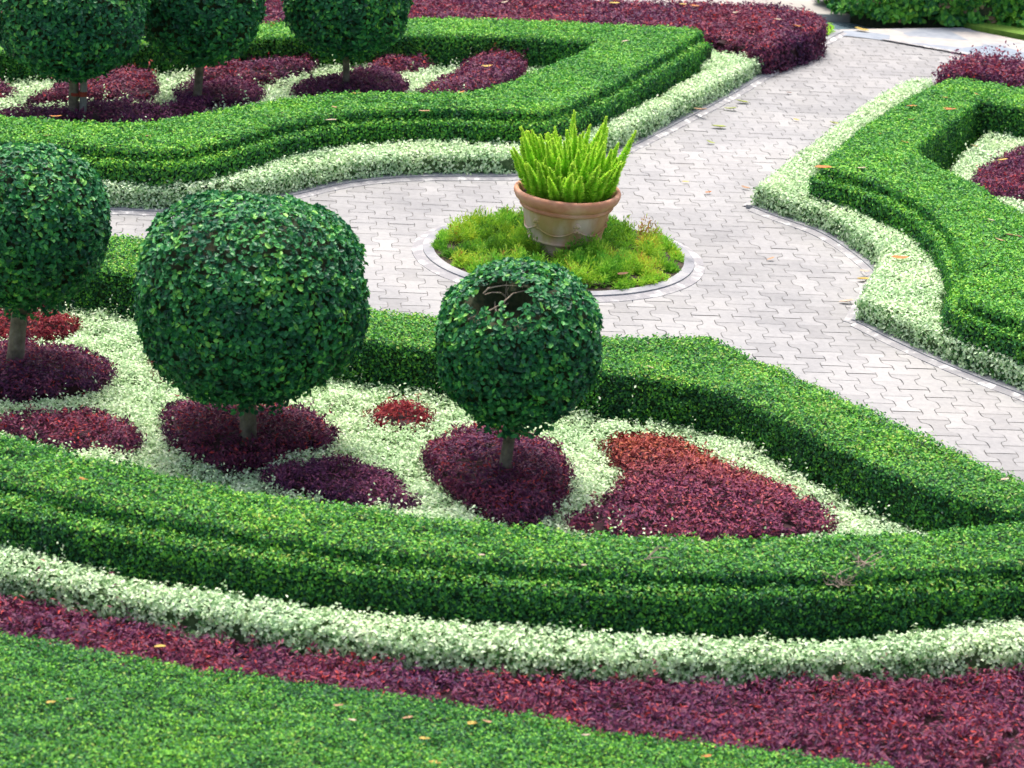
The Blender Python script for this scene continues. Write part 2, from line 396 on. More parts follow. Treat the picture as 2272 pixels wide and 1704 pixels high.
# front hedge with ledge
h1_back = smooth(L([(-420, 800), (-200, 872), (0, 935), (150, 975), (300, 1010), (450, 1040), (600, 1068), (750, 1090), (900, 1112), (1050, 1130), (1200, 1142), (1400, 1158), (1550, 1160), (1700, 1153), (1850, 1148), (2000, 1148), (2084, 1142), (2300, 1115), (2500, 1085)], .53))
h1_front = smooth(L([(-420, 890), (-200, 965), (0, 1036), (150, 1070), (300, 1103), (550, 1148), (800, 1183), (1100, 1214), (1300, 1226), (1500, 1233), (1700, 1235), (1900, 1233), (2200, 1216), (2500, 1190)], .53))
h1_ledge = smooth(L([(-420, 955), (-200, 1030), (0, 1104), (150, 1133), (300, 1160), (550, 1200), (800, 1236), (1100, 1266), (1300, 1277), (1500, 1283), (1700, 1283), (1900, 1279), (2200, 1262), (2500, 1235)], .45))
# middle hedge beside the path
h2_back = L([(-300, 500), (0, 503), (225, 508), (330, 512), (450, 560), (600, 622), (787, 662), (949, 686), (1120, 712), (1298, 727), (1495, 724), (1535, 723), (1580, 745), (1700, 802), (1800, 848), (1900, 895), (2000, 942), (2100, 988), (2212, 1035), (2400, 1110)], .45)
h2_front = L([(-300, 570), (0, 572), (200, 576), (300, 590), (420, 640), (560, 695), (776, 728), (942, 753), (1120, 778), (1298, 800), (1433, 815), (1520, 830), (1609, 858), (1750, 932), (1891, 1004), (2032, 1058), (2212, 1104), (2400, 1150)], .45)
h2_back, h2_front = smooth(h2_back, 1), smooth(h2_front, 1)
# upper-left hedge
h3_outer = L([(-250, 295), (0, 305), (53, 303), (151, 310), (246, 317), (352, 324), (422, 317), (510, 294), (600, 268), (704, 246), (779, 237), (928, 232), (1069, 236), (1174, 240), (1227, 226), (1315, 185), (1421, 124), (1500, 76), (1520, 66)], ZT)
h3_back = L([(1500, 60), (1421, 56), (1245, 48), (1069, 41), (889, 39), (640, 46), (549, 50), (300, 62), (0, 76), (-250, 95)], ZT)
h3_inner = L([(-250, 250), (0, 252), (70, 253), (211, 264), (317, 264), (475, 236), (599, 215), (717, 201), (850, 199), (960, 200), (1020, 198), (1069, 186), (1139, 158), (1245, 118), (1294, 88)], ZT)
h3_inner2 = L([(1210, 84), (1069, 76), (847, 74), (634, 78), (549, 80), (300, 92), (0, 107), (-250, 128)], ZT)
# white strip 2
w2_back = L([(-250, 350), (0, 358), (176, 370), (303, 389), (422, 393), (528, 358), (634, 328), (779, 312), (928, 301), (1086, 303), (1200, 300), (1280, 275), (1350, 243), (1421, 208), (1495, 166), (1521, 148), (1505, 118), (1521, 108)], ZW)
w2_base = L([(-250, 448), (0, 450), (225, 455), (384, 462), (500, 448), (616, 428), (717, 403), (779, 394), (850, 387), (928, 384), (1040, 384), (1120, 384), (1200, 372), (1270, 355), (1343, 327), (1433, 281), (1495, 248), (1539, 226), (1600, 192), (1638, 168)], 0)
w2_end = L([(1644, 123)], ZW)
# white strip 3
w3_left = L([(1961, 169), (1891, 211), (1820, 260), (1750, 313), (1697, 352), (1651, 387), (1632, 402)], ZW)
w3_base1 = L([(1629, 450), (1679, 471), (1732, 488), (1785, 508), (1838, 541), (1887, 579), (1908, 604)], 0)
w3_base2 = L([(1853, 697), (1926, 735), (2032, 784), (2137, 827), (2212, 855), (2450, 950)], 0)
w3_back = L([(2450, 850), (2212, 759), (2137, 728), (2067, 703), (2020, 676), (2045, 628), (2050, 600), (2045, 570), (2028, 535), (1982, 493), (1926, 461), (1873, 443), (1820, 426), (1765, 401), (1752, 378), (1767, 356), (1813, 317), (1855, 282), (1908, 246), (1961, 211), (2030, 174)], ZW)
w3_corner = L([(1858, 645)], ZW)
w3_arc = L([(1908, 625)], ZW)
w3_path = np.vstack([w3_left, w3_base1, w3_corner, w3_base2])
w3_poly = np.vstack([w3_path, w3_back])
# right hedge
h4_out = L([(2035, 175), (1961, 211), (1908, 246), (1855, 282), (1813, 317), (1772, 352), (1795, 362), (1850, 376), (1905, 396), (1960, 420), (2010, 452), (2050, 492), (2078, 540), (2088, 590), (2074, 636), (2110, 655), (2160, 673), (2212, 690), (2450, 790)], ZT)
h4_in = L([(2450, 570), (2212, 461), (2150, 425), (2110, 398), (2040, 366), (1990, 337), (1980, 318), (2050, 265), (2116, 214), (2212, 232), (2450, 270)], ZT)
h4_back = L([(2450, 235), (2212, 190), (2084, 168)], ZT)

# soil beds and kerbs
def strip(name, line, d0, d1, z, h, mat):
    a, b = offset(line, d0), offset(line, d1); mb = MB(); n = len(a)
    v = np.vstack([np.column_stack([a, np.full(n, 0.)]), np.column_stack([a, np.full(n, z)]), np.column_stack([b, np.full(n, h)]), np.column_stack([b, np.full(n, 0.)])])
    i = np.arange(n - 1)
    for r in range(3): mb.add(v, np.column_stack([i + r * n, i + 1 + r * n, i + 1 + (r + 1) * n, i + (r + 1) * n]))
    return tag(mb.build(name, mat), None, None, None, 'structure')
w2_line = smooth(w2_base, 2); w2_kerb = np.vstack([w2_line, smooth(L([(1638, 168), (1700, 133), (1757, 101), (1812, 72)], 0), 1)])
w3_line = smooth(w3_path, 2)
for ln, sg, nm in ((w2_kerb, 1, 'kerb'), (w3_line, 1, 'kerb')):
    strip(nm, ln, sg * -.06, sg * .045, .035, .03, M['concrete'])
    strip('kerb_mortar', ln, sg * .045, sg * .1, .022, .009, M['mortar'])
CC = P(1206, 556)[:2]; RI, RO = .895, 1.03
th = np.linspace(0, 2 * np.pi, 97)
circ = lambda r: CC + r * np.column_stack([np.cos(th), np.sin(th)])
strip('kerb', circ(RI), 0, .075, .04, .035, M['concrete'])
strip('kerb_mortar', circ(RI), .075, .15, .025, .009, M['mortar'])
sheet('bed_soil', circ(RI)[:-1], .03, M['soil'])
bed2 = ccw(np.vstack([w2_line, L([(1700, 133), (1757, 101), (1795, 78)], 0), L([(1740, 0), (1200, -30), (-250, 40)], .2)]))
sheet('bed_soil', bed2, .02, M['soil'])
sheet('bed_soil', ccw(np.vstack([w3_line, L([(2450, 850), (2450, 250), (2100, 150)], ZW)])), .02, M['soil'])
bed1 = ccw(np.vstack([offset(h2_back, .05), [(6, 8), (-6, 8)]]))
sheet('bed_soil', bed1, .02, M['soil'])

# ------------------------------------------------------------------ hedges and borders
HM = [M['hedge'], M['hedge_core']]; HF = [M['hedge_far'], M['hedge_core']]
WM = [M['white'], M['white_core']]; RM = [M['red'], M['red_core']]; PM = [M['purple'], M['red_core']]; SM = [M['scarlet'], M['red_core']]
hole1 = P(1795, 1330, .28); hole2 = P(1905, 1345, .2); hole3 = P(1830, 1228, .57)
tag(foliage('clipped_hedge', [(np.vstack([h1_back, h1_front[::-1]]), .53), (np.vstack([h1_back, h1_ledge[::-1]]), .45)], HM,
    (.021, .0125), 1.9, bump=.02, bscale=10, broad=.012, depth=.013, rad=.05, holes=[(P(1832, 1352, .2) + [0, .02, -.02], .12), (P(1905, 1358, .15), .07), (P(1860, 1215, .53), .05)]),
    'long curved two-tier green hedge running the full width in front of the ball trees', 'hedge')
tag(foliage('clipped_hedge', [(np.vstack([h2_back, h2_front[::-1]]), .45)], HM, (.021, .0125), 1.9, bump=.016, broad=.016, depth=.014, rad=.05, fresh_lit=.17),
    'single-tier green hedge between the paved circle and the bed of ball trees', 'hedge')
h3_led = offset(h3_outer, .08)
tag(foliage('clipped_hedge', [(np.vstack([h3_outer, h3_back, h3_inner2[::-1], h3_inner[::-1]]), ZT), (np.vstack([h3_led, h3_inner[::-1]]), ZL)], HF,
    (.027, .016), 1.8, bump=.01, depth=.012, rad=.04, fresh_lit=.14),
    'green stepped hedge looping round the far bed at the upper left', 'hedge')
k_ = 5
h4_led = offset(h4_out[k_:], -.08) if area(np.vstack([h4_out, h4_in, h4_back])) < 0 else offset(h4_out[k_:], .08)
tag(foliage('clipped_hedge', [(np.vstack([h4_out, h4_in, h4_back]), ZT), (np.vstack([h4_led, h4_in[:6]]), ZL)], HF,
    (.026, .0155), 1.8, bump=.01, depth=.012, rad=.04, fresh_lit=.14),
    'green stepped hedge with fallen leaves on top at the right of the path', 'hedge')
a_line = smooth(L([(-400, 1250), (-200, 1315), (0, 1364), (120, 1393), (300, 1425), (500, 1450), (650, 1466), (780, 1482), (900, 1502), (1040, 1530), (1200, 1553), (1330, 1577), (1480, 1597), (1600, 1611), (1800, 1637), (1960, 1662), (2100, 1690), (2400, 1760)], .27))
a_bot = L([(2400, 2200), (-400, 2200)], .27)
tag(foliage('clipped_hedge', [(np.vstack([a_line, a_bot]), .27)], HM, (.0165, .010), 1.9, bump=.022, bscale=13, broad=.022, depth=.013, fresh_lit=.04, rad=.04, sprigs=25, sprig_h=.03),
    'broad flat-topped green hedge filling the bottom left corner', 'hedge')
w1_back = smooth(L([(-400, 1030), (-200, 1100), (0, 1163), (100, 1198), (200, 1225), (350, 1258), (500, 1283), (650, 1303), (800, 1323), (1000, 1343), (1150, 1352), (1300, 1362), (1500, 1372), (1700, 1378), (1850, 1377), (2000, 1360), (2100, 1347), (2212, 1330), (2450, 1290)], .27))
w1_front = smooth(L([(-400, 1150), (-200, 1228), (0, 1283), (150, 1310), (300, 1348), (500, 1386), (650, 1408), (800, 1430), (950, 1448), (1100, 1460), (1300, 1469), (1500, 1472), (1700, 1474), (1900, 1468), (2100, 1456), (2212, 1449), (2450, 1415)], .13))
tag(foliage('white_border', [(np.vstack([w1_back, w1_front[::-1]]), .27)], WM, (.024, .016), 2.5, thin=(-.66, -.42), tscale=24, age_shade=.08, bump=.022, bscale=9, depth=.016, rad=.07, fresh_lit=.1, sprigs=40, sprig_h=.035, inset=.035),
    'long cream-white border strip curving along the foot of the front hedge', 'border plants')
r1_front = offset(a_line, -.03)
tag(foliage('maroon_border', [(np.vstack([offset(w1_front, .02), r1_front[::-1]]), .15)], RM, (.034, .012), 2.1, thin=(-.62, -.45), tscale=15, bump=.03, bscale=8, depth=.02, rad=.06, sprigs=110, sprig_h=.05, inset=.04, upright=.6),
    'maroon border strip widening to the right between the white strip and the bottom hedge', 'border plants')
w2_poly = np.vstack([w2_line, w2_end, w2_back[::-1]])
tag(foliage('white_border', [(w2_poly, ZW)], WM, (.026, .017), 2.2, thin=(-.68, -.45), tscale=24, age_shade=.08, bump=.016, bscale=9, depth=.014, rad=.05, fresh_lit=.1, sprigs=25, sprig_h=.03, inset=.03),
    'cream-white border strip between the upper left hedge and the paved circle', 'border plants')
tag(foliage('white_border', [(smooth(w3_poly, 1, True), ZW)], WM, (.026, .017), 2.2, thin=(-.68, -.45), tscale=24, age_shade=.08, bump=.016, bscale=9, depth=.014, rad=.05, fresh_lit=.1, sprigs=25, sprig_h=.03, inset=.03),
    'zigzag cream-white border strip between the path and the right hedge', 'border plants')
rj = L([(-250, 35), (0, 8), (300, -12), (600, -22), (889, -22), (1250, -5), (1433, 3), (1574, 7), (1679, 11), (1750, 22), (1788, 46), (1772, 64), (1710, 84), (1640, 104), (1590, 92), (1545, 80), (1500, 70), (1421, 64), (1245, 58), (1069, 50), (889, 48), (640, 55), (549, 60), (300, 72), (0, 84), (-250, 104)], .3)
tag(foliage('maroon_hedge', [(smooth(rj, 1, True), .3)], RM, (.042, .018), 2.0, thin=(-.6, -.35), tscale=11, bump=.02, depth=.02, rad=.07, sprigs=25, sprig_h=.04, inset=.04, upright=.4),
    'long maroon hedge across the top behind the upper left green hedge', 'hedge')
rk = L([(2028, 145), (2080, 125), (2150, 120), (2212, 130), (2450, 170), (2450, 230), (2212, 178), (2100, 160), (2035, 158)], .25)
tag(foliage('maroon_hedge', [(rk, .25)], RM, (.045, .02), 1.5, bump=.03, depth=.03, rad=.08, sprigs=260, sprig_h=.07, inset=.05, upright=.5),
    'loose reddish shrubs with straggly shoots behind the right hedge', 'shrub')

gv = L([(1650, 150), (1700, 128), (1757, 96), (1800, 70), (1796, 58), (1770, 66), (1700, 100), (1650, 130)], .03)
tag(foliage('grass_verge', [(gv, .07)], [M['fern'], M['lawn']], (.035, .007), 1.2, bump=.01, depth=.012, rad=.02, spread=1.0, inset=.02, upright=1.4, sides=.5),
    'narrow strip of bright grass at the foot of the far maroon hedge', 'grass', None, 'stuff')
# ------------------------------------------------------------------ inner beds
def mound(pts, z, mats, label, leaf=(.03, .011), cat='shrub', sprigs=60, sprig_h=.035, name='maroon_shrub', group='low maroon shrubs in the beds', n=1, dome=.06, cover=1.9):
    p = smooth(L(pts, z), 2, True)
    o = foliage(name, [(p, z)], mats, leaf, cover, bump=.022, bscale=8, depth=.018, rad=.09, sprigs=sprigs, sprig_h=sprig_h, inset=.045, dome=dome, upright=.5, z0=.03, thin=(-.58, -.35), tscale=12)
    tag(o, label, cat, group); return p
ZR = .25
mounds1 = []
for pts, z, mt_, lb in [
    ([(-60, 740), (0, 726), (60, 722), (150, 735), (220, 750), (245, 775), (238, 800), (190, 818), (100, 826), (0, 826), (-60, 815)], ZR + .03, RM, 'maroon shrub patch round the trunk of the leftmost front ball tree'),
    ([(-40, 664), (0, 655), (60, 652), (110, 660), (160, 672), (178, 688), (150, 702), (80, 709), (0, 712), (-40, 700)], ZR, SM, 'small bright red shrub patch behind the leftmost front ball tree'),
    ([(-60, 890), (0, 886), (35, 879), (123, 869), (246, 876), (296, 907), (306, 936), (268, 958), (197, 950), (141, 944), (63, 924), (0, 907), (-60, 905)], ZR, RM, 'purple-maroon shrub patch at the left edge just behind the front hedge'),
    ([(355, 862), (387, 846), (458, 847), (528, 852), (599, 854), (669, 865), (718, 893), (732, 920), (704, 943), (651, 935), (616, 952), (581, 976), (510, 982), (440, 970), (394, 952), (370, 925), (355, 890)], ZR + .03, RM, 'maroon shrub patch round the trunk of the biggest ball tree'),
    ([(322, 765), (345, 742), (400, 730), (460, 740), (480, 765), (440, 790), (380, 800), (340, 790)], ZR, SM, 'red shrub patch half hidden behind the biggest ball tree'),
    ([(560, 1008), (600, 988), (650, 978), (717, 976), (775, 984), (830, 1000), (870, 1026), (902, 1056), (895, 1072), (850, 1073), (790, 1066), (717, 1052), (640, 1040), (580, 1026)], ZR, PM, 'dark purple shrub patch by the front hedge between the two ball trees'),
    ([(796, 874), (822, 860), (870, 848), (900, 850), (921, 864), (940, 884), (928, 898), (886, 908), (833, 902), (800, 890)], ZR - .02, SM, 'smallest bright red shrub patch, round, left of the hollow ball tree'),
    ([(914, 958), (950, 925), (1019, 907), (1069, 904), (1139, 920), (1210, 946), (1235, 984), (1240, 1025), (1205, 1064), (1160, 1092), (1135, 1102), (1085, 1092), (1040, 1074), (1000, 1046), (950, 1010)], ZR + .03, RM, 'maroon shrub patch round the trunk of the ball tree with a hollow top'),
    ([(1296, 937), (1350, 921), (1456, 928), (1539, 972), (1609, 1004), (1679, 1028), (1750, 1058), (1812, 1100), (1815, 1122), (1750, 1136), (1680, 1142), (1503, 1142), (1400, 1140), (1315, 1134), (1225, 1120), (1222, 1104), (1280, 1073), (1340, 1034), (1340, 992), (1315, 960)], ZR, None, 'large heart-shaped red and maroon shrub patch at the right end of the front bed'),
]:
    if mt_ is None:
        # reddest at its far end, a true colour change of the planting
        mt2, t, b = newmat('heart_leaf'); at = t.nodes.new('ShaderNodeAttribute'); at.attribute_name = 'rnd'
        c1 = ramp(t, at.outputs['Fac'], [(0, (.045, .014, .045)), (.4, (.135, .03, .08)), (.8, (.245, .05, .105)), (1, (.44, .09, .09))])
        c2 = ramp(t, at.outputs['Fac'], [(0, (.08, .015, .018)), (.4, (.23, .04, .035)), (.8, (.4, .085, .06)), (1, (.55, .17, .08))])
        g = t.nodes.new('ShaderNodeNewGeometry'); sx = t.nodes.new('ShaderNodeSeparateXYZ'); t.links.new(g.outputs['Position'], sx.inputs[0])
        y0, y1 = P(1400, 1060, ZR)[1], P(1400, 960, ZR)[1]
        mr = t.nodes.new('ShaderNodeMapRange'); mr.inputs[1].default_value = y0; mr.inputs[2].default_value = y1
        t.links.new(sx.outputs[1], mr.inputs[0])
        ad = t.nodes.new('ShaderNodeMath'); ad.operation = 'MULTIPLY_ADD'; t.links.new(noise(t, 4), ad.inputs[0]); ad.inputs[1].default_value = .8
        t.links.new(mr.outputs[0], ad.inputs[2]); su = t.nodes.new('ShaderNodeMath'); su.operation = 'SUBTRACT'; su.use_clamp = True
        t.links.new(ad.outputs[0], su.inputs[0]); su.inputs[1].default_value = .4
        mx = t.nodes.new('ShaderNodeMix'); mx.data_type = 'RGBA'; t.links.new(su.outputs[0], mx.inputs[0]); t.links.new(c1, mx.inputs[6]); t.links.new(c2, mx.inputs[7])
        t.links.new(mx.outputs[2], b.inputs['Base Color']); b.inputs['Roughness'].default_value = .5; b.inputs['Specular IOR Level'].default_value = .15
        mt_ = [mt2, M['red_core']]
    mounds1.append(mound(pts, z, mt_, lb))
bedpoly = np.vstack([h2_front, h1_back[::-1]])
def notin(ms, mg=-.02):
    ms = [offset(ccw(q), mg, True) for q in ms]
    def k(p):
        r = np.ones(len(p), bool)
        for q in ms: r &= ~inside(p[:, :2], q)
        return r
    return k
# the right end wedge: the bed stops where both hedges meet
tag(foliage('white_ground_cover', [(bedpoly, .17)], WM, (.022, .014), 2.2, bump=.035, bscale=5, depth=.018, rad=.05, sprigs=110, sprig_h=.075, inset=.06, sides=0.0, thin=(-.75, -.6), tscale=14, keep=notin(mounds1)),
    'cream-white leafy ground cover filling the front bed round the ball trees', 'ground cover', None, 'stuff')
mounds2 = []
for pts, z, mt_, lb in [
    ([(-60, 230), (0, 229), (56, 222), (148, 220), (211, 211), (299, 208), (352, 226), (387, 201), (458, 204), (474, 222), (400, 240), (317, 250), (211, 248), (70, 242), (-60, 242)], .26, PM, 'long purple shrub patch along the inside of the upper left hedge'),
    ([(60, 202), (130, 165), (183, 151), (299, 137), (335, 148), (343, 185), (317, 198), (211, 190), (148, 192), (60, 206)], .26, RM, 'deep red shrub patch behind the trunk of the top left ball tree'),
    ([(370, 194), (395, 172), (470, 166), (560, 170), (572, 196), (528, 208), (472, 204), (420, 202)], .25, PM, 'dark purple shrub patch in front of the second far ball tree'),
    ([(405, 158), (440, 140), (493, 127), (599, 120), (683, 113), (685, 128), (627, 148), (560, 158), (460, 160)], .27, RM, 'long deep red shrub patch behind the second far ball tree'),
    ([(630, 172), (700, 155), (800, 140), (850, 145), (878, 160), (883, 178), (850, 188), (780, 188), (700, 192), (640, 188)], .26, PM, 'purple shrub patch round the trunk of the third far ball tree'),
    ([(789, 133), (808, 111), (875, 107), (933, 119), (936, 130), (893, 138), (822, 138)], .25, RM, 'small maroon shrub patch right of the third far ball tree'),
    ([(895, 188), (928, 169), (1000, 144), (1009, 120), (1055, 97), (1115, 93), (1140, 115), (1132, 136), (1100, 160), (1033, 184), (935, 192)], .3, RM, 'comma-shaped maroon shrub patch at the right end of the far bed'),
    ([(-60, 165), (0, 169), (37, 183), (35, 192), (0, 196), (-60, 196)], .24, RM, 'maroon shrub patch at the left edge of the far bed')]:
    mounds2.append(mound(pts, z, mt_, lb, leaf=(.036, .014), sprigs=40, dome=.04, cover=1.6))
tag(foliage('white_ground_cover', [(np.vstack([h3_inner, h3_inner2]), .16)], WM, (.028, .018), 1.8, bump=.025, bscale=6, depth=.018, sprigs=90, sprig_h=.06, inset=.05, sides=0.0, keep=notin(mounds2)),
    'cream-white leafy ground cover between the shrubs of the far bed', 'ground cover', None, 'stuff')
m3 = [mound([(2098, 384), (2123, 352), (2208, 306), (2330, 280), (2450, 300), (2450, 420), (2260, 430), (2172, 408), (2137, 408)], .24, RM, 'maroon shrub patch inside the right hedge', leaf=(.032, .013), dome=.03)]
wpoly3 = L([(2046, 378), (2080, 335), (2130, 290), (2200, 268), (2300, 262), (2450, 290), (2450, 620), (2300, 520), (2212, 470), (2130, 420)], .17)
tag(foliage('white_ground_cover', [(wpoly3, .17)], WM, (.026, .017), 1.8, bump=.02, depth=.018, sprigs=60, sprig_h=.05, inset=.05, keep=notin(m3)),
    'cream-white leafy ground cover inside the right hedge', 'ground cover', None, 'stuff')
# round bed under the pot
mb = MB(); dd_ = ccw(circ(RI - .1)[:-1]); prism(mb, dd_, 0, .05, 1)
nt_ = 560; aa = rng.uniform(0, 2 * np.pi, nt_); ra = np.sqrt(rng.random(nt_)) * (RI - .035)
tc_ = CC + np.column_stack([np.cos(aa), np.sin(aa)]) * ra[:, None]
gx = np.column_stack([tc_, np.zeros(nt_)]); hg = .125 + .075 * vnoise(gx, 4.2) + rng.uniform(-.035, .06, nt_)
hg += .05 * np.exp(-((tc_[:, 0] - CC[0] + .34) ** 2 + (tc_[:, 1] - CC[1] - .25) ** 2) / .03) + .04 * np.exp(-((tc_[:, 0] - CC[0] - .4) ** 2 + (tc_[:, 1] - CC[1] - .15) ** 2) / .05)
hg *= np.clip((RI - ra) / .14, .35, 1); ok = vnoise(gx + 7, 5) > -.55
for x, y, h in np.column_stack([tc_, hg])[ok]:
    k = 150; d_ = rng.normal(size=(k, 3)); d_[:, 2] = np.abs(d_[:, 2]) * .9 + .15; d_ = norm(d_)
    rr_ = rng.uniform(.45, 1.05, (k, 1)) * np.array([.068, .068, h])
    q = np.array([x, y, .02]) + d_ * rr_
    hue = .42 + .5 * vnoise(np.array([[x, y, 0]]), 4.5)[0] + rng.normal() * .12
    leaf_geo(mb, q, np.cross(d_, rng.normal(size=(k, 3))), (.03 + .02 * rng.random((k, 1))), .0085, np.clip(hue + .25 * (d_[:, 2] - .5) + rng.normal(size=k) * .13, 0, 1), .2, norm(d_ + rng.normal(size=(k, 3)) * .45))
tag(mb.build('feathery_ground_cover', [M['feather'], M['soil']]), 'feathery yellow-green fern ground cover in the round bed under the pot', 'ground cover', None, 'stuff')

# ------------------------------------------------------------------ trees
def tube(mb, pts, rads, seg=10, mat=0, rnd=.5, cap=True):
    pts = np.asarray(pts, float); n = len(pts); tg = norm(np.gradient(pts, axis=0))
    ref = np.array((1., 0, 0)) if abs(tg[0][2]) > .7 else np.array((0, 0, 1.))
    a = norm(np.cross(tg, ref)); b = np.cross(tg, a); an = np.linspace(0, 2 * np.pi, seg, endpoint=False)
    v = (pts[:, None] + np.asarray(rads)[:, None, None] * (np.cos(an)[None, :, None] * a[:, None] + np.sin(an)[None, :, None] * b[:, None])).reshape(-1, 3)
    i = np.arange(n - 1)[:, None] * seg + np.arange(seg)[None]; j = np.arange(n - 1)[:, None] * seg + (np.arange(seg)[None] + 1) % seg
    mb.add(v, np.stack([i, j, j + seg, i + seg], -1).reshape(-1, 4), rnd, mat)
    if cap: mb.add(v[-seg:], np.arange(seg)[None], rnd, mat)
def sphere_dirs(n):
    i = np.arange(n) + .5; ph = np.arccos(1 - 2 * i / n); t_ = np.pi * (1 + 5 ** .5) * i
    return np.column_stack([np.cos(t_) * np.sin(ph), np.sin(t_) * np.sin(ph), np.cos(ph)])
def uvsphere(nu, nv):
    u = np.linspace(0, 2 * np.pi, nu, endpoint=False); v = np.linspace(.001, np.pi - .001, nv)
    d = np.stack([np.cos(u)[None] * np.sin(v)[:, None], np.sin(u)[None] * np.sin(v)[:, None], np.repeat(np.cos(v)[:, None], nu, 1)], -1).reshape(-1, 3)
    i = np.arange(nv - 1)[:, None] * nu + np.arange(nu)[None]; j = np.arange(nv - 1)[:, None] * nu + (np.arange(nu)[None] + 1) % nu
    return d, np.stack([i, i + nu, j + nu, j], -1).reshape(-1, 4)
def ball_tree(base_px, zb, cpx, rx, ry, tw, label, leaf=(.036, .021), hollow=None, boxy=2.4, seed=0, tail=.06, group='clipped ball trees', extra=None, cover=3.0):
    base = P(*base_px, zb); base[2] = 0
    Y = base[1]; cen = PY(*cpx, Y)
    s = F_PX / ((cen - CAM) @ afw) / VS
    RX, RZ = rx / s, ry / s / .97
    root = empty('ball_tree', base, label, 'tree', group)
    mb = MB(); top = cen - [0, 0, RZ * .55]
    k = np.linspace(0, 1, 9)[:, None]
    pts = base + (top - base) * k + np.column_stack([np.sin(k[:, 0] * 5 + seed) * .008, np.zeros(9), np.zeros(9)])
    r = tw / s / 2
    tube(mb, pts, r * (1.25 - .35 * k[:, 0]) + r * .35 * np.exp(-k[:, 0] * 9), 14)
    mb.build('trunk', M['bark'], root, True)
    def radf(d):
        q = np.abs(d) ** boxy; e = (q.sum(1)) ** (-1 / boxy)
        nz = .06 * vnoise(d + seed * 3.1, 2.0) + .035 * vnoise(d + seed, 5) + .02 * vnoise(d + seed, 11)
        low = np.clip(-d[:, 2] - .75, 0, 1) * tail * 4
        return e * (1 + nz) * (1 + low)
    hv = None
    if hollow is not None:
        hd, hw, hdep = hollow; hd = np.array(hd, float); hd /= np.linalg.norm(hd)
        def dent(d):
            side_ = norm(np.cross(hd, [0, 0, 1.])); oth = np.cross(hd, side_)
            a = np.hypot((d @ side_) / hw[0], (d @ oth) / hw[1]); a = np.where(d @ hd < 0, 9, a) * (1 + .2 * vnoise(d + 5, 4))
            return np.clip(1.25 - a, 0, 1)
    sc = np.array((RX, RX, RZ))
    mb = MB()
    d, f = uvsphere(40, 24); rr = radf(d) * .9
    if hollow: rr = rr * (1 - hdep * np.clip(dent(d) * 2.5, 0, 1))
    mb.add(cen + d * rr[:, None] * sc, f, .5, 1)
    A = 4 * np.pi * (RX * RX + 2 * RX * RZ) / 3 * 1.1
    nl = int(A / (leaf[0] * leaf[1] * .7) * cover); nc = nl // 6
    d = norm(sphere_dirs(nc) + rng.normal(size=(nc, 3)) * .02)
    clump = vnoise(d + seed * 2, 9) * .5 + vnoise(d + seed, 20) * .5
    rr = radf(d) * (1 + .036 * clump) - rng.exponential(.022, nc)
    nrm = norm(d / sc)
    sparse = clump > -.52
    if hollow:
        dd = dent(d); sparse &= ~((dd > .02) & (rng.random(nc) < np.clip(dd * 2.2, 0, .9)))
    d, rr, nrm = d[sparse], rr[sparse], nrm[sparse]
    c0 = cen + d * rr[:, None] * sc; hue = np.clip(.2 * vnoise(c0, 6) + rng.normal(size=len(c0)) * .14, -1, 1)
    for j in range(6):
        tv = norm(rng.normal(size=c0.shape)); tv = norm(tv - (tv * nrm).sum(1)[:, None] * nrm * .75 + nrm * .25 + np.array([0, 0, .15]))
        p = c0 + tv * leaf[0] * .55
        up_tone = np.where(nrm[:, 2] > .3, .1, 0)  # crown leaves facing up take a lighter tone
        leaf_geo(mb, p, nrm * 1.1 + np.array([0, 0, .3]), leaf[0], leaf[1], np.clip(rng.beta(1.5, 2.0, len(p)) + hue + up_tone, 0, 1), .6, tv, True, 0, .14)
    # stray sprigs under the crown
    ns = 90
    a = rng.uniform(0, 2 * np.pi, ns); rad_ = np.sqrt(rng.random(ns)) * .55
    q0 = np.column_stack([np.cos(a) * rad_ * RX, np.sin(a) * rad_ * RX, -np.sqrt(1 - rad_ ** 2) * RZ * (1 + tail * .6)]) + cen
    for j in range(5):
        p = q0 + np.column_stack([rng.normal(size=(ns, 2)) * .02, -j * .022 * np.ones(ns)])
        leaf_geo(mb, p, rng.normal(size=(ns, 3)) + [0, -.6, .3], leaf[0], leaf[1], rng.beta(1.5, 2.2, ns), .5, None, True)
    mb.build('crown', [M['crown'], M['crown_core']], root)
    if hollow:
        hc = cen + hd * radf(hd[None])[0] * sc * (1 - hdep * .9)
        for j in range(16):
            mbb = MB(); e = cen + norm(hd + rng.normal(size=3) * .42) * sc * .95
            st = hc + rng.normal(size=3) * .09 - hd * .05
            mid = (st + e) / 2 + rng.normal(size=3) * .03
            pp = np.array([st, (st + mid) / 2 + rng.normal(size=3) * .012, mid, (mid + e) / 2 + rng.normal(size=3) * .012, e])
            tube(mbb, pp, np.linspace(.0055, .0022, 5), 6)
            mbb.build('branch', M['twig'], root)
    return root, base, s
ball_tree((18, 778), .28, (60, 484), 168, 160, 34, 'ball tree cut off by the left edge, in front of the middle hedge', seed=1)
ball_tree((540, 938), .28, (545, 640), 238, 203, 33, 'biggest ball tree, full and dense, in the middle of the front bed', seed=2, boxy=2.6, tail=.06)
ball_tree((1090, 1012), .28, (1120, 738), 172, 163, 25, 'ball tree with a hollow in its top showing bare branches', seed=3,
          hollow=((-.26, -.6, .78), (.42, .25), .36), tail=.05)
r4, b4, s4 = ball_tree((163, 232), .26, (156, 22), 150, 120, 19, 'leftmost far ball tree with a grey stake beside its trunk', seed=4, leaf=(.042, .025), boxy=3.0)
